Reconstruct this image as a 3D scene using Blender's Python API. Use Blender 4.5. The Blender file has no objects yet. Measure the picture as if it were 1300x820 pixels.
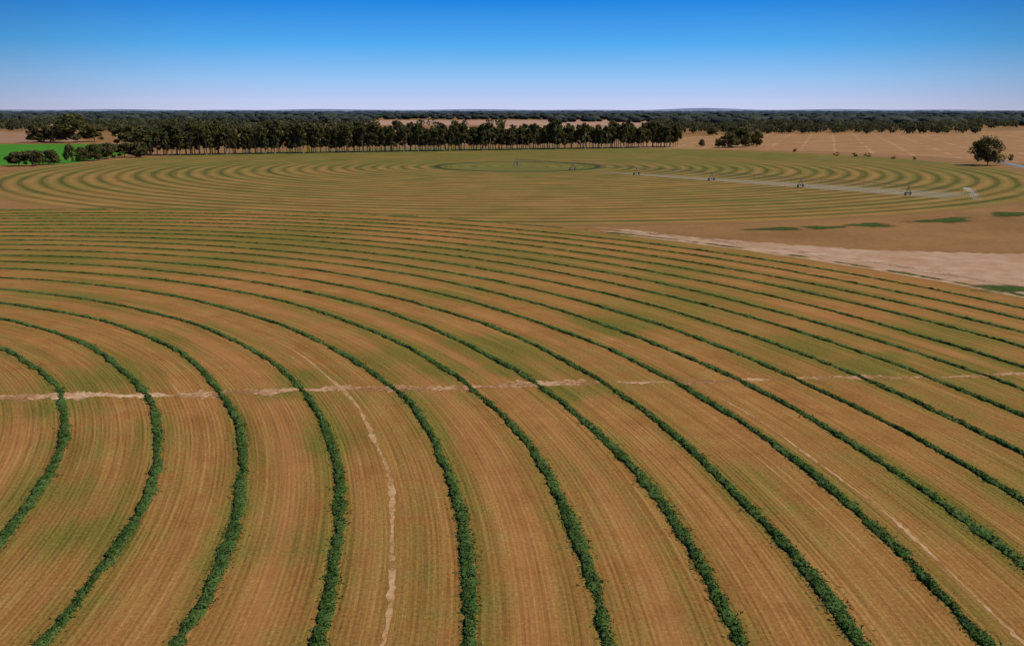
import bpy, math, random
import numpy as np
random.seed(7); rng=np.random.default_rng(7)
sc=bpy.context.scene
h=34.0; F=1150.0; f=math.sqrt(F*F-225**2); th=math.atan(225/f); H=h/math.cos(th); Y0=h*math.tan(th)
def G(px,py):
    p=py-140.0
    return (H*(px-650)/p, H*F/p-Y0)
C1=(-3.96*H,1.64*H-Y0); C2=(0.0986*H,16.15*H-Y0)
coll=sc.collection
# ---------------- helpers
def mesh_np(name,v,faces,k):
    v=np.asarray(v,dtype=np.float32); fa=np.asarray(faces,dtype=np.int32).reshape(-1,k)
    me=bpy.data.meshes.new(name); me.vertices.add(len(v)); me.vertices.foreach_set('co',v.ravel())
    n=len(fa); me.loops.add(n*k); me.loops.foreach_set('vertex_index',fa.ravel())
    me.polygons.add(n); me.polygons.foreach_set('loop_start',np.arange(0,n*k,k,dtype=np.int32))
    me.update(calc_edges=True); me.validate(); return me
def obj(name,me,loc=(0,0,0),parent=None,mat=None,**kw):
    o=bpy.data.objects.new(name,me); coll.objects.link(o); o.location=loc
    if parent is not None: o.parent=parent
    if mat is not None and me is not None and len(me.materials)==0: me.materials.append(mat)
    for a,b in kw.items(): o[a]=b
    return o
class M:
    def __init__(s,name,rough=1.0):
        s.m=bpy.data.materials.new(name); s.m.use_nodes=True; s.t=s.m.node_tree
        s.b=s.t.nodes['Principled BSDF']; s.b.inputs['Roughness'].default_value=rough
        s.b.inputs['Specular IOR Level'].default_value=0.05
        s.tc=s.t.nodes.new('ShaderNodeTexCoord'); s.obj=s.tc.outputs['Object']
    def L(s,a,b):
        if isinstance(a,(int,float)): b.default_value=a
        elif isinstance(a,tuple): b.default_value=a if len(a)==len(b.default_value) else tuple(a)+(1,)
        else: s.t.links.new(a,b)
    def noise(s,vec,scale,detail=4,rough=.6,out=0):
        n=s.t.nodes.new('ShaderNodeTexNoise'); n.inputs['Scale'].default_value=scale
        n.inputs['Detail'].default_value=detail; n.inputs['Roughness'].default_value=rough
        s.L(vec,n.inputs['Vector']); return n.outputs[out]
    def ma(s,op,a,b=0.0,c=None,clamp=False):
        n=s.t.nodes.new('ShaderNodeMath'); n.operation=op; n.use_clamp=clamp
        s.L(a,n.inputs[0]); s.L(b,n.inputs[1])
        if c is not None: s.L(c,n.inputs[2])
        return n.outputs[0]
    def step(s,x,a,b):
        n=s.t.nodes.new('ShaderNodeMapRange'); n.interpolation_type='SMOOTHSTEP'
        s.L(x,n.inputs[0]); n.inputs[1].default_value=a; n.inputs[2].default_value=b; return n.outputs[0]
    def mix(s,fac,a,b,blend='MIX'):
        n=s.t.nodes.new('ShaderNodeMix'); n.data_type='RGBA'; n.blend_type=blend
        s.L(fac,n.inputs[0]); s.L(a,n.inputs[6]); s.L(b,n.inputs[7]); return n.outputs[2]
    def ramp(s,fac,stops):
        n=s.t.nodes.new('ShaderNodeValToRGB'); e=n.color_ramp.elements
        while len(e)<len(stops): e.new(.5)
        for el,(p,c) in zip(e,stops): el.position=p; el.color=tuple(c)+(1,)
        s.L(fac,n.inputs[0]); return n.outputs[0]
    def polar(s):
        sp=s.t.nodes.new('ShaderNodeSeparateXYZ'); s.L(s.obj,sp.inputs[0])
        x,y=sp.outputs[0],sp.outputs[1]
        r=s.ma('SQRT',s.ma('ADD',s.ma('MULTIPLY',x,x),s.ma('MULTIPLY',y,y)))
        return x,y,r,s.ma('ARCTAN2',y,x)
    def comb(s,x,y,z=0.0):
        n=s.t.nodes.new('ShaderNodeCombineXYZ'); s.L(x,n.inputs[0]); s.L(y,n.inputs[1]); s.L(z,n.inputs[2]); return n.outputs[0]
    def attr(s,name):
        n=s.t.nodes.new('ShaderNodeAttribute'); n.attribute_name=name; return n.outputs['Fac']
    def bump(s,hgt,dist,strength=1):
        n=s.t.nodes.new('ShaderNodeBump'); n.inputs['Distance'].default_value=dist; n.inputs['Strength'].default_value=strength
        s.L(hgt,n.inputs['Height']); s.L(n.outputs[0],s.b.inputs['Normal'])
    def col(s,c): s.c=c; s.L(c,s.b.inputs['Base Color']); return s.m
    def alpha(s,a): s.L(a,s.b.inputs['Alpha'])
    def translucent(s,k):
        t=s.t.nodes.new('ShaderNodeBsdfTranslucent'); s.L(s.c,t.inputs[0]); x=s.t.nodes.new('ShaderNodeMixShader'); x.inputs[0].default_value=k
        o=[n for n in s.t.nodes if n.type=='OUTPUT_MATERIAL'][0]
        s.t.links.new(s.b.outputs[0],x.inputs[1]); s.t.links.new(t.outputs[0],x.inputs[2]); s.t.links.new(x.outputs[0],o.inputs[0])
def plain(name,c,rough=.6,metal=0,var=.25,scale=2):
    m=M(name,rough); m.b.inputs['Metallic'].default_value=metal
    d=tuple(x*(1-var) for x in c); e=tuple(min(1,x*(1+var)) for x in c)
    return m.col(m.ramp(m.noise(m.obj,scale),[(.3,d),(.7,e)]))
# ---------------- near field rows
Rk=[2.34,2.58,2.82,3.09,3.33,3.59,3.885,4.14,4.385,4.61,4.86,5.09,5.31,5.545,5.78,6.01,6.25,6.49,6.72,6.95,7.17]
Rk=[r*H for r in Rk]
def wob(k,a): return H*(.006*np.sin(a*9+k*1.7)+.003*np.sin(23*a+k*2.9)+.0008*np.sin(61*a+k))
blobs=[(355,500,2.2,1.),(520,450,5,.6),(640,440,6,.8),(560,470,3,.7),(720,500,2,1.),(770,415,6,.9),(900,375,9,.6),(60,520,2,.7),(150,480,5,.5),
       (1020,440,6,.9),(1100,465,4,1.),(640,470,3,.7),(300,330,14,.5),(60,330,14,.5),(100,680,2.5,.7),(1180,420,7,.5),(240,420,5,.5),(420,560,2.5,.7),(1250,470,5,.5),(880,345,9,.5),(380,478,2,.9),(1125,452,1.6,1.3),(1020,368,8,.8),
       (40,640,5,.4),(130,560,4,.35),(350,690,3,.3),(1240,640,6,.3),(300,300,30,.45),(700,320,25,.35),(50,290,30,.45)]
def near_disc():
    rings=[0.,.6*H,1.2*H,1.8*H]; sw=[.5]*4; tone=[.5]*4; kk=[0]*4
    rr=[2.12*H]+Rk+[7.42*H]
    for i in range(1,len(rr)-1):
        a=rr[i-1] if i>1 else rr[i]-.24*H
        for fr in (.25,.5,.75,1.):
            rings.append(a+(rr[i]-a)*fr); sw.append(1-abs(fr*2-1)); kk.append(i-1); tone.append(rng.random() if fr==.5 else .5)
    rings+= [7.30*H,7.40*H]; sw+=[.6,.3]; tone+=[.5,.5]; kk+=[20,20]
    NA=900; an=np.linspace(0,2*np.pi,NA,endpoint=False)
    V=[];S=[];T=[]
    for r,s_,t_,k in zip(rings,sw,tone,kk):
        rad=r+(wob(k,an) if r>2*H else 0)
        if r>7.35*H: rad=rad+H*.02*np.sin(an*90)*rng.random(NA)
        V.append(np.stack([rad*np.cos(an),rad*np.sin(an),np.zeros(NA)],1)); S.append(np.full(NA,s_)); T.append(np.full(NA,t_))
    V=np.concatenate(V);S=np.concatenate(S);T=np.concatenate(T)
    n=len(rings);i=np.arange(n-1)[:,None]*NA;j=np.arange(NA)[None];j2=(j+1)%NA
    fa=np.stack([i+j,i+NA+j,i+NA+j2,i+j2],-1).reshape(-1,4)
    me=mesh_np('near_field',V,fa,4)
    g=np.zeros(len(V))
    for px,py,rad,st in blobs:
        x,y=G(px,py); d2=(V[:,0]+C1[0]-x)**2+(V[:,1]+C1[1]-y)**2
        g=np.maximum(g,st*np.exp(-d2/(rad*rad*1.6)))
    for nm,arr in (('swath',S),('tone',T),('green',g)):
        a=me.attributes.new(nm,'FLOAT','POINT'); a.data.foreach_set('value',arr.astype(np.float32))
    return me
m=M('mown_stubble')
x,y,r,a=m.polar()
arc=m.ma('MULTIPLY',a,150.)
s1=m.noise(m.comb(m.ma('MULTIPLY',r,2.4),m.ma('MULTIPLY',arc,.03)),1.0,4,.75)
s2=m.noise(m.comb(m.ma('MULTIPLY',r,.35),m.ma('MULTIPLY',arc,.02)),1.0,2,.5)
fine=m.noise(m.obj,3.2,7,.8); macro=m.noise(m.obj,.028,4,.55); mid=m.noise(m.obj,.22,5,.65)
patchy=m.noise(m.obj,.9,4,.7)
sw=m.attr('swath'); gr=m.attr('green'); tn=m.attr('tone')
drill=m.ma('MULTIPLY',m.ma('MULTIPLY',m.ma('SINE',m.ma('MULTIPLY',r,2*math.pi/.42)),patchy),.045)
v=m.ma('ADD',m.ma('MULTIPLY',s1,.36),m.ma('ADD',m.ma('MULTIPLY',fine,.42),m.ma('MULTIPLY',mid,.22)))
v=m.ma('ADD',m.ma('ADD',v,drill),.02)
base=m.ramp(v,[(.38,(.145,.062,.017)),(.50,(.29,.132,.036)),(.58,(.40,.197,.062)),(.70,(.60,.36,.16))])
base=m.mix(m.ma('MULTIPLY',m.step(tn,.5,1.),.4),base,(.44,.185,.068))
gcol=m.ramp(m.ma('ADD',m.ma('ADD',m.ma('MULTIPLY',fine,.6),m.ma('MULTIPLY',s1,.4)),drill),[(.38,(.055,.055,.008)),(.6,(.23,.19,.036))])
gf=m.ma('ADD',m.ma('MULTIPLY',m.ma('SUBTRACT',1.,sw),.48),m.ma('MULTIPLY',gr,1.0))
gf=m.ma('ADD',gf,m.ma('MULTIPLY',m.ma('SUBTRACT',macro,.5),1.9))
gf=m.ma('ADD',gf,m.ma('MULTIPLY',m.ma('SUBTRACT',mid,.5),1.3))
gf=m.ma('ADD',gf,m.ma('MULTIPLY',m.ma('SUBTRACT',s2,.5),1.5))
gf=m.ma('MULTIPLY',m.step(gf,-.12,.95),.9)
m.bump(m.ma('ADD',fine,s1),.10,.6)
near_mat=m.col(m.mix(gf,base,gcol))
obj('mown_hay_field',near_disc(),(C1[0],C1[1],.05),mat=near_mat,kind='structure')
# ---------------- windrows
m=M('cut_hay')
n1=m.noise(m.obj,4.,6,.8); n2=m.noise(m.obj,.25,3,.6)
vv=m.ma('ADD',m.ma('MULTIPLY',n1,.78),m.ma('MULTIPLY',n2,.22))
hay=m.col(m.ramp(vv,[(.37,(.012,.026,.006)),(.47,(.045,.088,.020)),(.59,(.11,.165,.045)),(.73,(.27,.28,.11))])); m.bump(n1,.12,.8)
p0=G(-60,508);p1=G(450,495);p2=G(700,488);p3=G(1380,474)
def strip_y(x): return np.interp(x,[p0[0],p1[0],p2[0],p3[0]],[p0[1],p1[1],p2[1],p3[1]])
NC=9
for k,R in enumerate(Rk):
    ang=[-.25]; amax=2.1
    while ang[-1]<amax:
        X=C1[0]+R*math.cos(ang[-1]);Y=C1[1]+R*math.sin(ang[-1]); d=math.sqrt(X*X+Y*Y+h*h)
        ang.append(ang[-1]+min(1.1,max(.14,d*.0021-.01))/R)
    ang=np.array(ang); n=len(ang); cum=(ang-ang[0])*R
    def sn(wl):
        kk=int(cum[-1]/wl)+3; return np.interp(cum/wl,np.arange(kk),rng.standard_normal(kk))
    Xc=C1[0]+R*np.cos(ang);Yc=C1[1]+R*np.sin(ang); dd=np.sqrt(Xc*Xc+Yc*Yc)
    ds_=Yc-strip_y(Xc); jog=rng.normal(0,.3)
    rad=R+wob(k,ang)+.07*sn(4)+.05*sn(.9)+jog/(1+np.exp(-ds_/1.2))
    thin=np.interp(dd,[60,110,250],[1,.95,.95])*(1-.45*np.exp(-(ds_/1.6)**2))
    wd=((.44+.05*sn(6)+.07*sn(1.1)+.07*sn(.45))*thin).clip(.16,.75); hh=((.19+.02*sn(5)+.05*sn(1.)+.05*sn(.4))*thin).clip(.04,.38)
    brk=sn(2.2)+.7*sn(9)
    hh=np.where(brk>2.1,.03,hh); wd=np.where(brk>2.1,wd*.6,wd)
    ph=np.linspace(0,np.pi,NC)
    off=-np.cos(ph)[None]*wd[:,None]; z=np.sin(ph)[None]**.8*hh[:,None]
    off=off+rng.normal(0,.065,(n,NC)); z=z+rng.normal(0,.045,(n,NC))*(np.sin(ph)[None]>.1); z[:,0]=-.02;z[:,-1]=-.02
    rr=rad[:,None]+off
    V=np.stack([rr*np.cos(ang)[:,None],rr*np.sin(ang)[:,None],z],-1).reshape(-1,3)
    i=np.arange(n-1)[:,None]*NC;j=np.arange(NC-1)[None]
    fa=np.stack([i+j,i+j+NC,i+j+NC+1,i+j+1],-1).reshape(-1,4)
    ds=np.diff(cum,append=cum[-1]+.1)
    dens=np.where(dd<75,70,np.where(dd<120,36,np.where(dd<180,8,0)))*(Yc>5)*(np.abs(Xc)<Yc*.75+12)
    idx=np.repeat(np.arange(n),rng.poisson(dens*ds)); q=len(idx)
    if q:
        o=rng.normal(0,.78,q)*wd[idx]; zz=np.clip(1-(o/wd[idx])**2,0,1)**.5*hh[idx]*.95+rng.random(q)*.05
        rc=rad[idx]+o; aa=ang[idx]+rng.random(q)*ds[idx]/R
        c=np.stack([rc*np.cos(aa),rc*np.sin(aa),zz],1)
        d1=rng.normal(0,1,(q,3)); d1[:,2]=np.abs(d1[:,2])*.5; d1/=np.linalg.norm(d1,axis=1)[:,None]
        d2=np.cross(d1,rng.normal(0,1,(q,3))); d2/=np.linalg.norm(d2,axis=1)[:,None]
        l=(.07+.11*rng.random(q))[:,None]; w=(.02+.025*rng.random(q))[:,None]
        Q=np.stack([c-d1*l-d2*w,c+d1*l-d2*w,c+d1*l+d2*w,c-d1*l+d2*w],1).reshape(-1,3)
        fa=np.concatenate([fa,np.arange(4*q).reshape(-1,4)+len(V)]); V=np.concatenate([V,Q])
    obj('hay_windrow',mesh_np('hay_windrow',V,fa,4),(C1[0],C1[1],.055),mat=hay,label='long curved windrow of cut green hay on stubble',category='windrow',group='windrows of cut hay')
# ---------------- tracks (ragged sheets)
def ragged(name,pts,widths,z,mat,jit=.35,**kw):
    V=[];Fa=[]
    for i,((x,y),w) in enumerate(zip(pts,widths)):
        a=pts[max(0,i-1)];b=pts[min(len(pts)-1,i+1)]; dx,dy=b[0]-a[0],b[1]-a[1]; l=math.hypot(dx,dy)
        nx,ny=-dy/l,dx/l; 
        for s_ in (-1,-.33,.33,1):
            ww=w/2*s_*(1+(random.uniform(-jit,jit) if abs(s_)==1 else 0)); V.append((x+nx*ww,y+ny*ww,0))
        if i:
            for j in range(3): Fa.append((4*i-4+j,4*i-3+j,4*i+1+j,4*i+j))
    me=bpy.data.meshes.new(name); me.from_pydata(V,[],Fa); return obj(name,me,(0,0,z),mat=mat,kind='structure')
def dirtmat(name,lo,mi,hi,thr=.45,sc_=.35,soft=.08):
    m=M(name); n=m.noise(m.obj,1.8,7,.75); b=m.noise(m.obj,sc_,4,.65)
    m.col(m.ramp(m.ma('ADD',m.ma('MULTIPLY',n,.5),m.ma('MULTIPLY',b,.5)),[(.36,lo),(.5,mi),(.62,hi)])); m.alpha(m.step(m.ma('ADD',m.ma('MULTIPLY',b,.5),m.ma('MULTIPLY',n,.5)),thr-soft,thr+soft)); m.bump(n,.1,.6); return m.m
pale=dirtmat('pale_broken_earth',(.25,.115,.045),(.40,.21,.10),(.66,.45,.29),.455,.14)
xs=np.arange(p0[0],p3[0],.4); ys=strip_y(xs); xe=G(760,487)[0]
wds=[(1.9+.7*math.sin(x*.31)+.6*math.sin(x*.83+1))*(1 if x<xe else .5) for x in xs]
ragged('dirt_track',[(x_,y_+.5*math.sin(x_*.2)+.2*math.sin(x_*1.1)) for x_,y_ in zip(xs,ys)],wds,.06,pale,.5)
rut=dirtmat('wheel_rut_earth',(.34,.17,.06),(.44,.25,.11),(.58,.38,.21),.42,.3)
def arcpts(R,a0,a1,ds=.5):
    n=int(abs(a1-a0)*R/ds); return [(C1[0]+(R+.15*math.sin(i*.13)+random.uniform(-.05,.05))*math.cos(a0+(a1-a0)*i/n),C1[1]+(R+.15*math.sin(i*.13))*math.sin(a0+(a1-a0)*i/n)) for i in range(n+1)]
for R,a0,a1,w in ((3.715*H,-.2,.66,.42),(4.92*H,-.2,.37,.27),(6.12*H,.1,.3,.22)):
    pp=arcpts(R,a0,a1); N_=len(pp); ragged('wheel_track',pp,[w*(1+.4*math.sin(i*.2))*min(1,(N_-i)/60+.15) for i in range(N_)],.066,rut,.5)
# ---------------- far field
m=M('irrigated_field')
x,y,r,a=m.polar(); arc=m.ma('MULTIPLY',a,200.)
macro=m.noise(m.obj,.012,4,.6); mid=m.noise(m.obj,.06,5,.65); fine=m.noise(m.obj,1.,5,.7)
lo=m.noise(m.comb(m.ma('MULTIPLY',r,.12),m.ma('MULTIPLY',arc,.012)),1.,3,.6)
sp_=.25*H
ph=m.ma('ADD',m.ma('MULTIPLY',r,2*math.pi/sp_),m.ma('MULTIPLY',m.noise(m.obj,.02,2),1.2))
st=m.ma('ADD',m.ma('MULTIPLY',m.ma('SINE',ph),.5),.5)
base=m.ramp(m.ma('ADD',m.ma('MULTIPLY',fine,.4),m.ma('MULTIPLY',mid,.6)),[(.35,(.21,.11,.028)),(.65,(.35,.19,.058))])
gc=m.ramp(m.ma('ADD',m.ma('MULTIPLY',fine,.5),m.ma('MULTIPLY',mid,.5)),[(.35,(.10,.095,.017)),(.65,(.20,.17,.038))])
yn=m.ma('DIVIDE',y,8*H)
gf=m.ma('ADD',m.ma('MULTIPLY',st,.25),m.ma('MULTIPLY',m.ma('SUBTRACT',lo,.5),1.4))
gf=m.ma('ADD',gf,m.ma('MULTIPLY',m.ma('SUBTRACT',macro,.45),1.3))
gf=m.ma('ADD',gf,m.ma('MULTIPLY',yn,.30)); gf=m.ma('ADD',gf,.38)
c=m.mix(m.step(gf,.0,.9),base,gc)
thin=m.step(m.ma('SINE',ph),.2,.95)
thin=m.ma('MULTIPLY',thin,m.ma('ADD',m.ma('MULTIPLY',m.step(lo,.30,.6),.5),.4))
thin=m.ma('MULTIPLY',thin,m.ma('ADD',.62,m.ma('MULTIPLY',yn,-.22)))
c=m.mix(thin,c,(.050,.058,.012))
lt=m.step(m.ma('SINE',ph),-.4,-.95); c=m.mix(m.ma('MULTIPLY',lt,.15),c,(.42,.27,.11))
for R,w,k_ in ((1.43*H,2.4,.9),(1.2*H,1.0,.5),(2.86*H,.6,.35),(4.29*H,.6,.35),(5.72*H,.6,.35)):
    d=m.ma('ABSOLUTE',m.ma('SUBTRACT',r,R)); c=m.mix(m.ma('MULTIPLY',m.step(d,w*1.2,w*.6),k_),c,(.025,.040,.012))
c=m.mix(m.ma('MULTIPLY',m.step(r,1.4*H,1.38*H),.45),c,(.13,.14,.03))
ARM=math.radians(-50.5)
da=m.ma('SUBTRACT',a,ARM); w1=m.ma('MULTIPLY',m.step(da,-.015,.0),m.step(da,.13,.07)); w1=m.ma('MULTIPLY',w1,m.step(r,1.6*H,3*H))
w1=m.ma('MULTIPLY',w1,m.step(r,7.7*H,7.5*H))
c=m.mix(m.ma('MULTIPLY',w1,.6),c,(.28,.24,.17))
e=m.step(m.ma('ADD',r,m.ma('MULTIPLY',mid,6.)),8.16*H+3,8.28*H+3); c=m.mix(m.ma('MULTIPLY',e,.7),c,(.27,.15,.052))
far_mat=m.col(c)
NA=512; an=np.linspace(0,2*np.pi,NA,endpoint=False); V=[(0,0,0)]+[(8.34*H*math.cos(t),8.34*H*math.sin(t),0) for t in an]
me=bpy.data.meshes.new('ff'); me.from_pydata(V,[],[(0,i+1,(i+1)%NA+1) for i in range(NA)])
obj('irrigated_field',me,(C2[0],C2[1],.036),mat=far_mat,kind='structure')
# ---------------- ground and paddocks
m=M('dry_ground'); n=m.noise(m.obj,.02,6,.65); nf=m.noise(m.obj,.5,5,.7); nb=m.noise(m.obj,.0015,4,.6)
c=m.ramp(m.ma('ADD',m.ma('MULTIPLY',n,.6),m.ma('MULTIPLY',nf,.4)),[(.35,(.18,.095,.032)),(.65,(.33,.17,.065))])
c=m.mix(m.ma('MULTIPLY',m.step(nb,.45,.6),.5),c,(.27,.155,.08))
me=bpy.data.meshes.new('g'); B=90000; me.from_pydata([(-B,-B,0),(B,-B,0),(B,B,0),(-B,B,0)],[],[(0,1,2,3)])
obj('ground',me,mat=m.col(c),kind='structure')
def paddock(name,pts,z,lo,hi,stripe=None,scale=.03,rag=0,mott=None):
    m=M(name+'_soil'); n=m.noise(m.obj,scale,6,.65); nf=m.noise(m.obj,scale*20,4,.7)
    c=m.ramp(m.ma('ADD',m.ma('MULTIPLY',n,.6),m.ma('MULTIPLY',nf,.4)),[(.35,lo),(.65,hi)])
    if mott: c=m.mix(m.ma('MULTIPLY',m.step(m.noise(m.obj,mott[1],5,.7),.42,.66),.6),c,mott[0])
    if stripe:
        sp=m.t.nodes.new('ShaderNodeSeparateXYZ'); m.L(m.obj,sp.inputs[0])
        s_=m.ma('SINE',m.ma('MULTIPLY',m.ma('ADD',sp.outputs[0],m.ma('MULTIPLY',sp.outputs[1],stripe[2])),stripe[1]))
        c=m.mix(m.ma('MULTIPLY',m.ma('MULTIPLY',m.step(s_,.93,.99),m.step(n,.4,.6)),.35),c,stripe[0])
    if rag:
        out=[]
        for i,a_ in enumerate(pts):
            b_=pts[(i+1)%len(pts)]; N=max(1,int(math.hypot(b_[0]-a_[0],b_[1]-a_[1])/8))
            for j in range(N): out.append((a_[0]+(b_[0]-a_[0])*j/N,a_[1]+(b_[1]-a_[1])*j/N+random.uniform(-rag,rag)))
        pts=out
    me=bpy.data.meshes.new(name); me.from_pydata([G(*p)+(0,) for p in pts],[],[tuple(range(len(pts)))])
    return obj(name,me,(0,0,z),mat=m.col(c),kind='structure')
paddock('green_paddock',[(-150,213),(-150,184),(128,183),(160,196),(90,208)],.03,(.04,.16,.012),(.08,.25,.02))
paddock('fallow_paddock',[(-150,183),(-150,168),(85,168),(110,181)],.03,(.25,.13,.075),(.36,.21,.12))
paddock('harvested_paddock',[(790,189),(830,176),(980,169),(1450,165),(1450,215),(1300,207),(1180,199),(1060,193),(950,190)],.03,(.26,.135,.055),(.40,.22,.10),((.56,.38,.21),.21,-.35))
paddock('fallow_paddock',[(430,159),(450,153),(860,153),(840,160)],.03,(.34,.18,.12),(.48,.29,.20),scale=.004)
paddock('fallow_paddock',[(560,166),(620,160),(860,161),(850,168)],.03,(.34,.20,.12),(.48,.29,.19),scale=.004)
paddock('fallow_paddock',[(-100,156),(60,152),(130,155),(60,161)],.03,(.30,.17,.13),(.42,.25,.18),scale=.004)
paddock('sandy_verge',[(760,292),(900,303),(1100,318),(1300,323),(1450,325),(1450,420),(1200,380),(900,325)],.04,(.34,.19,.105),(.54,.36,.24),scale=.2,rag=1.,mott=((.34,.18,.085),.08))
paddock('dirt_verge',[(-150,300),(-150,262),(250,268),(560,283),(800,290),(700,300)],.016,(.20,.10,.032),(.32,.18,.06),scale=.1)
# grass patches with feathered edges
m=M('verge_grass'); n=m.noise(m.obj,.7,6,.7); m.col(m.ramp(n,[(.35,(.022,.042,.007)),(.65,(.07,.11,.018))]))
ed=m.attr('core'); m.alpha(m.step(m.ma('ADD',ed,m.ma('MULTIPLY',m.ma('SUBTRACT',m.noise(m.obj,.25,5,.7),.5),1.3)),.15,.75)); vg=m.m
def patch(px,py,wx,wy,name='grass_patch'):
    cx,cy=G(px,py); V=[(0,0,0)]; N=40
    p=py-140; sx=wx*H/p*.7; sy=wy*H*F/p/p*.7
    for i in range(N):
        t=2*math.pi*i/N; q=.85+.2*math.sin(3*t+px)+random.uniform(-.1,.1); V.append((sx*q*math.cos(t),sy*q*math.sin(t),0))
    me=bpy.data.meshes.new(name); me.from_pydata(V,[],[(0,i+1,(i+1)%N+1) for i in range(N)])
    a_=me.attributes.new('core','FLOAT','POINT'); a_.data.foreach_set('value',[1.]+[0.]*N); o=obj(name,me,(cx,cy,.074),mat=vg,kind='structure')
    if py<300: o.rotation_euler[2]=math.atan2(cy-C2[1],cx-C2[0])+math.pi/2
for q in ((985,291,90,5),(1045,289,70,5),(1105,286,70,7),(1200,280,120,6),(1285,272,100,6),(1290,367,140,11)): patch(*q)
def fringe(t0,t1,R,w,lo,hi,thr):
    pts=[];ws=[]
    for t in np.linspace(t0,t1,200):
        pts.append((C1[0]+R*math.cos(t),C1[1]+R*math.sin(t))); ws.append(w*(.7+.4*math.sin(t*60)+random.random()*.6))
    gm=M('verge_grass_strip'); n=gm.noise(gm.obj,.5,6,.7); gm.col(gm.ramp(n,[(.35,lo),(.65,hi)])); gm.alpha(gm.step(gm.noise(gm.obj,.08,4,.6),thr-.04,thr+.06))
    ragged('grass_verge',pts,ws,.08,gm.m)
fringe(.35,1.15,7.47*H,1.5,(.035,.05,.010),(.10,.12,.025),.46)
fringe(1.15,1.95,7.5*H,4.,(.06,.075,.012),(.14,.15,.03),.43)
pts=[];ws=[]
for t in np.linspace(.45,.92,120):
    pts.append((C1[0]+7.66*H*math.cos(t),C1[1]+7.66*H*math.sin(t))); ws.append(2.6+1.*math.sin(t*60))
ragged('farm_track',pts,ws,.07,dirtmat('farm_track_dust',(.30,.16,.08),(.42,.26,.15),(.56,.39,.27),.46,.1))
rd=plain('sealed_road',(.20,.21,.24),.9,0,.15,.5)
ragged('road',[G(1262,203),G(1290,210),G(1330,220),G(1420,245)],[5,6,6,6],.05,rd,0)
# ---------------- trees
m=M('gum_leaves'); n=m.noise(m.obj,.35,4,.7); oi=m.t.nodes.new('ShaderNodeObjectInfo')
c=m.ramp(n,[(.36,(.06,.066,.022)),(.5,(.145,.145,.048)),(.66,(.27,.25,.095))])
c=m.mix(m.ma('MULTIPLY',oi.outputs['Random'],.5),c,(.17,.13,.055)); leafm=m.col(c); m.translucent(.42)
barkm=plain('gum_bark',(.50,.39,.29),.9,0,.4,1.5)
def tube(V,Fa,a,b,ra,rb,k=6):
    a=np.array(a,float);b=np.array(b,float);d=b-a;d/=np.linalg.norm(d)+1e-9
    u=np.cross(d,(0,0,1.) if abs(d[2])<.9 else (1.,0,0));u/=np.linalg.norm(u);w=np.cross(d,u);s0=len(V)
    for c_,r_ in ((a,ra),(b,rb)):
        for i in range(k):
            t=2*math.pi*i/k; V.append(tuple(c_+r_*(u*math.cos(t)+w*math.sin(t))))
    for i in range(k): Fa.append((s0+i,s0+(i+1)%k,s0+k+(i+1)%k,s0+k+i))
def tree_meshes(hh,cw,base,nclump,leaf,nleaf,seed,nm):
    r_=np.random.default_rng(seed); V=[];Fa=[]
    lean=r_.normal(0,.03*hh,2); top=(lean[0],lean[1],hh*.8)
    pts=[(0,0,-.1),(lean[0]*.3,lean[1]*.3,hh*.3),(lean[0]*.7,lean[1]*.7,hh*.6),top]; rad=[hh*.018,hh*.013,hh*.009,hh*.004]
    for i in range(3): tube(V,Fa,pts[i],pts[i+1],rad[i],rad[i+1])
    cl=[]
    for i in range(nclump):
        zf=base+(1-base)*r_.random()**.9*.92; t=r_.random()*6.283; prof=math.sin(math.pi*min(1,max(.08,(zf-base)/(1-base)*.8+.2)))**.6
        q=cw/2*prof*(.25+.75*r_.random()**.6); c_=(lean[0]*zf+q*math.cos(t),lean[1]*zf+q*math.sin(t),hh*zf); cl.append(c_)
        if i%2==0: zb=max(.2,zf-.25); tube(V,Fa,(lean[0]*zb,lean[1]*zb,hh*zb),c_,hh*.008,hh*.002,4)
    tm=bpy.data.meshes.new(nm+'_trunk'); tm.from_pydata(V,[],Fa); tm.materials.append(barkm)
    P=[]
    for c_ in cl:
        rc=cw*(.10+.11*r_.random()); d=r_.normal(0,1,(nleaf,3)); d/=np.linalg.norm(d,axis=1)[:,None]
        d*=(rc*(.45+.6*r_.random(nleaf)))[:,None]; d[:,2]*=.9; P.append(d+c_)
    P=np.concatenate(P); q=len(P); d1=r_.normal(0,1,(q,3));d1[:,2]*=.5;d1/=np.linalg.norm(d1,axis=1)[:,None]
    d2=np.cross(d1,r_.normal(0,1,(q,3)));d2/=np.linalg.norm(d2,axis=1)[:,None]; s_=(leaf*(.5+r_.random(q)))[:,None]
    Q=np.stack([P-d1*s_,P+d2*s_*.6,P+d1*s_,P-d2*s_*.6],1).reshape(-1,3)
    cm=mesh_np(nm+'_crown',Q,np.arange(4*q),4); cm.materials.append(leafm); return tm,cm
belt=[tree_meshes(22,8.5,.26,28,.7,60,i,'belt%d'%i) for i in range(9)]
round_=[tree_meshes(14,13,.16,34,.7,75,20+i,'round%d'%i) for i in range(4)]
bush=[tree_meshes(5,6,.1,10,.4,50,40+i,'bush%d'%i) for i in range(2)]
lone=tree_meshes(16.5,17,.18,46,.5,130,63,'lone')
def tree(mp,x,y,s=1,sz=1,nm='gum_tree',label='',group=None,cat='tree'):
    e=obj(nm,None,(x,y,0.)); e.scale=(s,s,s*sz); e.rotation_euler[2]=random.uniform(0,6.28); e.empty_display_size=1
    e['label']=label; e['category']=cat
    if group: e['group']=group
    obj('trunk',mp[0],parent=e); obj('crown',mp[1],parent=e); return e
bx0,by0=G(188,198); bx1,by1=G(862,187)
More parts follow.
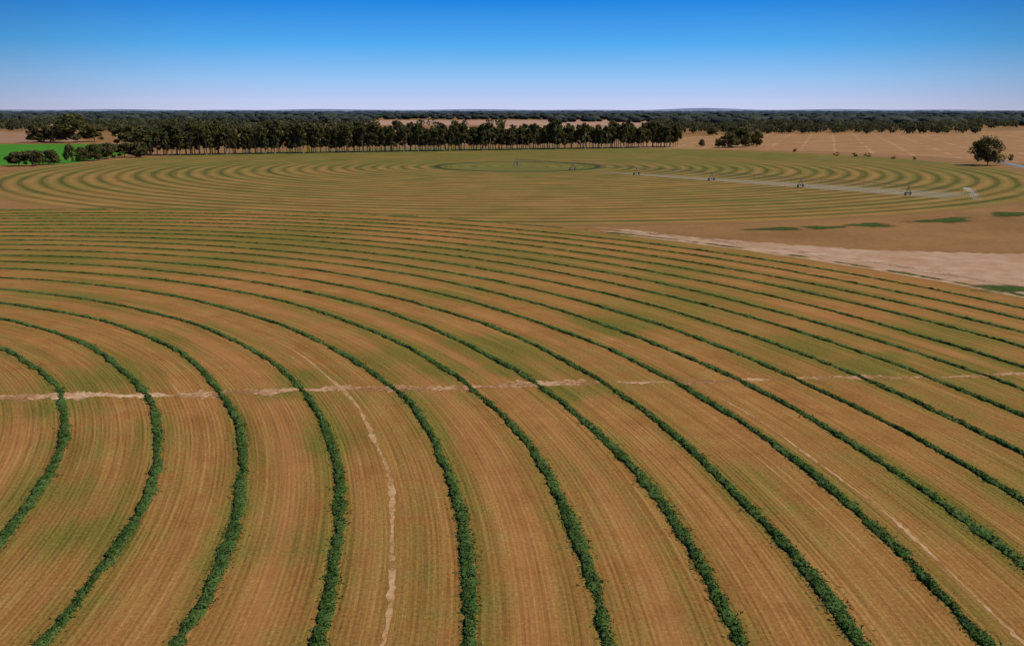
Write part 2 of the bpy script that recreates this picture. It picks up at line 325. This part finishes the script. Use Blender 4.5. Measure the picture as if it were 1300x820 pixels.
bl=math.hypot(bx1-bx0,by1-by0)
for row,(N,off) in enumerate(((100,0),(98,6),(98,12))):
    for i in range(N):
        t=(i+random.uniform(-.6,.6))/(N-1); t=min(1,max(0,t))
        X=bx0+(bx1-bx0)*t-off*(by1-by0)/bl; Y=by0+(by1-by0)*t+off+random.uniform(-3,3)
        s=random.uniform(.76,1.02)*(1.0 if t>.02 else .7)
        tree(random.choice(belt),X,Y,s,random.uniform(.84,1.16)*(1.08-.06*t+.05*math.sin(t*37)),label='tall gum tree with bare trunk in a shelterbelt',group='gum trees in the shelterbelt')
def pt(px,py,hpx,wpx=None,kind='r',label='rounded dark green paddock tree',group=None,nm='gum_tree'):
    X,Y=G(px,py); hm=hpx/(py-140)*h; src,b=(random.choice(round_),14) if kind=='r' else (random.choice(bush),5) if kind=='b' else (lone,16.5)
    wm=wpx/(py-140)*H if wpx else hm; base={'r':13,'b':6,'l':19}[kind]
    s=wm/base; tree(src,X,Y,s,(hm/b)/s,nm=nm,label=label,group=group,cat='tree' if kind!='b' else 'bush')
for q in ((24,211,19,26),(42,211,21,24),(62,209,18,24),(89,207,25,13),(104,205,18,20),(120,204,21,24),(139,202,20,24),(158,200,19,26),(178,200,20,24)):
    pt(*q,label='dark green tree standing beside the bright green paddock',group='trees along the green paddock')
for q in ((48,181,24,30),(68,180,20,28),(97,181,35,46),(120,180,22,30),(160,184,24,32),(185,186,26,34)): pt(*q,group='trees behind the paddocks')
for q in ((925,188,20,22),(942,187,25,26),(960,186,19,17),(911,187,11,10),(891,186,9,8),(930,172,12,16),(905,172,10,14)): pt(*q,group='trees at the edge of the harvested paddock')
pt(1254,210,35,43,'l',label='broad lone tree with dense rounded crown beside the road')
pt(1283,204,8,9,'b',nm='bush',label='small bush beside the lone tree and road')
for q in ((1062,198,5,7),(1084,199,5,9),(1101,199,5,9),(1135,202,4,7),(1010,193,4,7),(1160,203,4,6)): pt(*q,kind='b',nm='bush',label='small dark bush on the edge of the paddock',group='bushes along the paddock edge')
# far woods
def fm(name,a,b,c_,sc_=.05):
    m=M(name); n=m.noise(m.obj,sc_,4,.7); return m.col(m.ramp(n,[(.38,a),(.5,b),(.66,c_)])),m
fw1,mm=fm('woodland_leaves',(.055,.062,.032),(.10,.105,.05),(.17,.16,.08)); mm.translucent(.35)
fw2,_=fm('haze_tinted_woodland_leaves',(.022,.030,.030),(.040,.050,.042),(.076,.082,.060),.008)  # slight aerial haze mixed into the leaf colour
fw3,_=fm('haze_blue_woodland_leaves',(.036,.052,.076),(.050,.068,.092),(.068,.086,.108),.003)  # blue of the distance haze painted into the horizon trees' colour
def wood(areas,mat,wid,hei,nq,leaf):
    V=[];
    for (x0,x1,y0,y1,N) in areas:
        for i in range(N):
            u=random.random(); px=x0+(x1-x0)*u; py=y0+(y1-y0)*random.random(); X,Y=G(px,py)
            s=random.uniform(.6,1.25); P=rng.normal(0,1,(nq,3)); P/=np.linalg.norm(P,axis=1)[:,None]; P*=(.6+.45*rng.random(nq))[:,None]
            P*=np.array([wid/2*s,wid/2*s,hei*.42*s]); P+=np.array([X,Y,hei*.52*s])
            d1=rng.normal(0,1,(nq,3));d1/=np.linalg.norm(d1,axis=1)[:,None];d2=np.cross(d1,rng.normal(0,1,(nq,3)));d2/=np.linalg.norm(d2,axis=1)[:,None]
            sl=(leaf*(.6+.8*rng.random(nq)))[:,None]
            V.append(np.stack([P-d1*sl,P+d2*sl*.7,P+d1*sl,P-d2*sl*.7],1).reshape(-1,3))
    V=np.concatenate(V); me=mesh_np('wood',V,np.arange(len(V)),4)
    return obj('woodland',me,mat=mat,kind='stuff',label='distant dark eucalypt woodland across the flat plain',category='woodland')
import bmesh
bm=bmesh.new(); bmesh.ops.create_icosphere(bm,subdivisions=2,radius=1); IV=np.array([v.co[:] for v in bm.verts]); IF=np.array([[v.index for v in f_.verts] for f_ in bm.faces]); bm.free()
def domes(areas,mat,wid,hei):
    V=[];Fa=[];c0=0
    for (x0,x1,y0,y1,N) in areas:
        for i in range(N):
            px=random.uniform(x0,x1); py=random.uniform(y0,y1); X,Y=G(px,py); s=random.uniform(.6,1.2)
            P=IV*(1+rng.normal(0,.14,(len(IV),1)))*np.array([wid*.55*s*random.uniform(.8,1.6),wid*.5*s,hei*.5*s]); P[:,2]+=hei*.42*s
            V.append(P+np.array([X,Y,0])); Fa.append(IF+c0); c0+=len(IV)
    me=mesh_np('wood',np.concatenate(V),np.concatenate(Fa),3); me.polygons.foreach_set('use_smooth',np.ones(len(me.polygons),dtype=bool))
    return obj('woodland',me,mat=mat,kind='stuff',label='hazy distant woodland along the flat horizon',category='woodland')
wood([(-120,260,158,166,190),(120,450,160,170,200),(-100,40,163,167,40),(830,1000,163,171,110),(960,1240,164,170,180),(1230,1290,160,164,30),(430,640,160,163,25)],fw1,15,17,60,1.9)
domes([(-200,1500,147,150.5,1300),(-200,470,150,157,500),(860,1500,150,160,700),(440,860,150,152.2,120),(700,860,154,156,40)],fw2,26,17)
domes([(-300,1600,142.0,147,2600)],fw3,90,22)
# hills
V=[];Fa=[];N=240
for i in range(N+1):
    px=-600+2500*i/N; D=26000.; X=(px-650)/F*D
    z=40+12*math.sin(px*.013)+8*math.sin(px*.041+2)+55*math.exp(-((px-890)/60)**2)+40*math.exp(-((px-390)/45)**2)
    V+= [(X,D,-5),(X,D+400,z),(X,D+3000,-5)]
    if i: b=3*i; Fa+=[(b-3,b,b+1,b-2),(b-2,b+1,b+2,b-1)]
me=bpy.data.meshes.new('hills'); me.from_pydata(V,[],Fa); obj('hills',me,mat=plain('haze_blue_hills',(.20,.25,.36),1,0,.1,.001),kind='structure')  # hill colour carries the blue atmospheric haze, no volume
# ---------------- centre pivot irrigator
steel=plain('galvanised_steel',(.24,.24,.24),.6,.3,.15,2); rub=plain('tyre_rubber',(.03,.03,.03),.9); hub=plain('wheel_rim_steel',(.3,.3,.3),.6,.3)
irr=obj('centre_pivot_irrigator',None,(C2[0],C2[1],.04)); irr.rotation_euler[2]=ARM
irr['label']='long steel centre pivot irrigator watering a round field'; irr['category']='irrigator'
def part(name,V,Fa,loc,par,mat):
    me=bpy.data.meshes.new(name); me.from_pydata(V,[],Fa); return obj(name,me,loc,par,mat)
V=[];Fa=[]
for sx in (-1,1):
    for sy in (-1,1): tube(V,Fa,(2*sx,2*sy,0),(.5*sx,.5*sy,4.2),.12,.1)
for z_,q in ((1.6,1.43),(3.,.93)):
    cs=[(q,q),(-q,q),(-q,-q),(q,-q)]
    for i in range(4): tube(V,Fa,cs[i]+(z_,),cs[(i+1)%4]+(z_,),.07,.07)
tube(V,Fa,(0,0,0),(0,0,4.6),.18,.18,10); tube(V,Fa,(.6,-1,1),(.6,-1,2.4),.4,.4,4)
part('pivot_stand',V,Fa,(0,0,0),irr,steel)
S=1.43*H; Z=3.7
def arch(u): return Z+.6*math.sin(math.pi*u)
V=[];Fa=[];W=[];Wf=[]
for s_ in range(5):
    for i in range(10):
        u0,u1=i/10,(i+1)/10; a0=(S*(s_+u0),0,arch(u0));a1=(S*(s_+u1),0,arch(u1)); tube(V,Fa,a0,a1,.09,.09)
        for sd in (-1,1):
            def low(u): return (S*(s_+u),sd*1.1*math.sin(math.pi*u)**.5 if 0<u<1 else 0,arch(u)-1.4*(math.sin(math.pi*u)**.5 if 0<u<1 else 0))
            tube(W,Wf,low(u0),low(u1),.025,.025,4)
            if i: tube(W,Wf,a0,low(u0),.03,.03,4); tube(W,Wf,a0,low(u1),.02,.02,4)
        if i: tube(W,Wf,a0,(a0[0],0,a0[2]-2.2),.02,.02,4)
OV=.62*H
for i in range(5): tube(V,Fa,(5*S+OV*i/5,0,Z-.1*i),(5*S+OV*(i+1)/5,0,Z-.1*(i+1)),.08,.07)
tube(W,Wf,(5*S,0,Z+2.0),(5*S+OV,0,Z-.5),.03,.03,4); tube(W,Wf,(5*S,0,Z),(5*S,0,Z+2.0),.05,.05,4)
part('water_pipe',V,Fa,(0,0,0),irr,steel); part('truss',W,Wf,(0,0,0),irr,steel)
def wheel():
    V=[];Fa=[];k=20
    prof=[(-.2,.42),(-.2,.62),(-.12,.68),(.12,.68),(.2,.62),(.2,.42)]
    for i in range(k):
        t=2*math.pi*i/k
        for xx,rr in prof: V.append((rr*math.cos(t),xx,rr*math.sin(t)))
    n=len(prof)
    for i in range(k):
        for j in range(n): Fa.append((i*n+j,((i+1)%k)*n+j,((i+1)%k)*n+(j+1)%n,i*n+(j+1)%n))
    return V,Fa
wv,wf=wheel(); wm=bpy.data.meshes.new('tyre'); wm.from_pydata(wv,[],wf); wm.materials.append(rub)
rv=[];rf=[]; tube(rv,rf,(0,-.15,0),(0,.15,0),.43,.43,16); rf+= [tuple(range(16)),tuple(range(31,15,-1))]; rm=bpy.data.meshes.new('rim'); rm.from_pydata(rv,[],rf); rm.materials.append(hub)
V=[];Fa=[]
for sy in (-1,1):
    tube(V,Fa,(-.35,sy*1.9,.7),(-.1,0,Z),.07,.06); tube(V,Fa,(.35,sy*1.9,.7),(.1,0,Z),.07,.06)
tube(V,Fa,(0,-2.0,.7),(0,2.0,.7),.11,.11); tube(V,Fa,(0,-1,2.2),(0,1,2.2),.05,.05)
tube(V,Fa,(0,0,.7),(0,0,1.3),.3,.3,6)
tw=bpy.data.meshes.new('tower'); tw.from_pydata(V,[],Fa); tw.materials.append(steel)
for s_ in range(1,6):
    t=obj('drive_tower',tw,(S*s_,0,0),irr)
    for sy in (-1,1):
        w=obj('wheel',wm,(0,sy*2.0,.68),t); w.rotation_euler[2]=math.pi/2; obj('rim',rm,(0,0,0),w)
V=[];Fa=[]; tube(V,Fa,(0,0,0),(0,0,.6),.1,.1); tube(V,Fa,(0,0,.6),(1.1,0,1.1),.09,.05)
part('end_gun',V,Fa,(5*S+OV,0,Z-.5),irr,steel)
q=1700; u=rng.random(q); si=rng.normal(0,.35,q); v0=5.2+rng.normal(0,.9,q); T=1.6*u
el=math.radians(30)
X=5*S+OV+v0*math.cos(el)*T*np.cos(si+.5); Yy=v0*math.cos(el)*T*np.sin(si+.5); Zz=3.8+v0*math.sin(el)*T-4.9*T*T
ok=Zz>0; P=np.stack([X,Yy,Zz],1)[ok]+rng.normal(0,.2,(ok.sum(),3))
q=700; P2=np.stack([rng.uniform(2.2*S,5*S,q),rng.normal(0,2.,q),rng.uniform(.1,2.3,q)],1); P=np.concatenate([P,P2]); q=len(P)
d1=rng.normal(0,1,(q,3));d1/=np.linalg.norm(d1,axis=1)[:,None];d2=np.cross(d1,rng.normal(0,1,(q,3)));d2/=np.linalg.norm(d2,axis=1)[:,None]; s_=.08
Q=np.stack([P-d1*s_,P+d2*s_,P+d1*s_,P-d2*s_],1).reshape(-1,3)
wm_=M('water_droplets',.4); wt=wm_.col(wm_.ramp(wm_.noise(wm_.obj,1.),[(.3,(.88,.85,.8)),(.7,(.95,.92,.87))])); wm_.translucent(.5); wo=obj('water_spray',mesh_np('spray',Q,np.arange(4*q),4),(0,0,0),irr,wt)
# ---------------- light
w=bpy.data.worlds.new('World'); sc.world=w; w.use_nodes=True; nt=w.node_tree; bg=nt.nodes['Background']
AZ=math.radians(85); EL=math.radians(50) # azimuth from +Y towards +X
N_=nt.nodes.new; LK=nt.links.new
tc=N_('ShaderNodeTexCoord'); sky=N_('ShaderNodeTexSky'); sky.sky_type='NISHITA'; sky.sun_disc=False; sky.sun_elevation=EL; sky.sun_rotation=AZ; sky.air_density=1.; sky.dust_density=.4; sky.ozone_density=3.
sep=N_('ShaderNodeSeparateXYZ'); LK(tc.outputs['Generated'],sep.inputs[0])
sq=N_('ShaderNodeMath'); sq.operation='POWER'; sq.use_clamp=True; sq.inputs[1].default_value=.5
mx=N_('ShaderNodeMath'); mx.operation='MAXIMUM'; mx.inputs[1].default_value=0; LK(sep.outputs[2],mx.inputs[0]); LK(mx.outputs[0],sq.inputs[0])
rp=N_('ShaderNodeValToRGB'); e=rp.color_ramp.elements
stops=[(0,(.60,.61,.82)),(.10,(.50,.59,.86)),(.18,(.30,.54,.89)),(.26,(.08,.40,.86)),(.345,(.002,.21,.73)),(.55,(.004,.11,.42)),(1,(.01,.08,.28))]
while len(e)<len(stops): e.new(.5)
for el_,(p_,c_) in zip(e,stops): el_.position=p_; el_.color=c_+(1,)
LK(sq.outputs[0],rp.inputs[0])
sc1=N_('ShaderNodeVectorMath'); sc1.operation='SCALE'; LK(rp.outputs[0],sc1.inputs[0])
mr=N_('ShaderNodeMapRange'); mr.interpolation_type='SMOOTHSTEP'; LK(sep.outputs[1],mr.inputs[0]); mr.inputs[1].default_value=.80; mr.inputs[2].default_value=.99; mr.inputs[3].default_value=6.3; mr.inputs[4].default_value=10.3
LK(mr.outputs[0],sc1.inputs['Scale'])
mxx=N_('ShaderNodeMix'); mxx.data_type='RGBA'; mxx.inputs[0].default_value=.97; LK(sky.outputs[0],mxx.inputs[6]); LK(sc1.outputs[0],mxx.inputs[7]); LK(mxx.outputs[2],bg.inputs[0]); bg.inputs[1].default_value=.1
sl=bpy.data.lights.new('sun','SUN'); sl.energy=4.0; sl.angle=math.radians(.5); sl.color=(1,.95,.84); so=bpy.data.objects.new('sun',sl); coll.objects.link(so)
so.rotation_euler=(math.pi/2-EL,0,-AZ+math.pi)
cam=bpy.data.cameras.new('camera'); co=bpy.data.objects.new('camera',cam); coll.objects.link(co); co.location=(0,0,h); co.rotation_euler=(math.pi/2-th,0,0)
cam.sensor_width=36; cam.lens=36*f/1300; cam.shift_y=-45/1300; cam.clip_end=250000; cam.clip_start=.5; sc.camera=co
sc.view_settings.view_transform='Standard'; sc.view_settings.look='None'; sc.view_settings.exposure=0
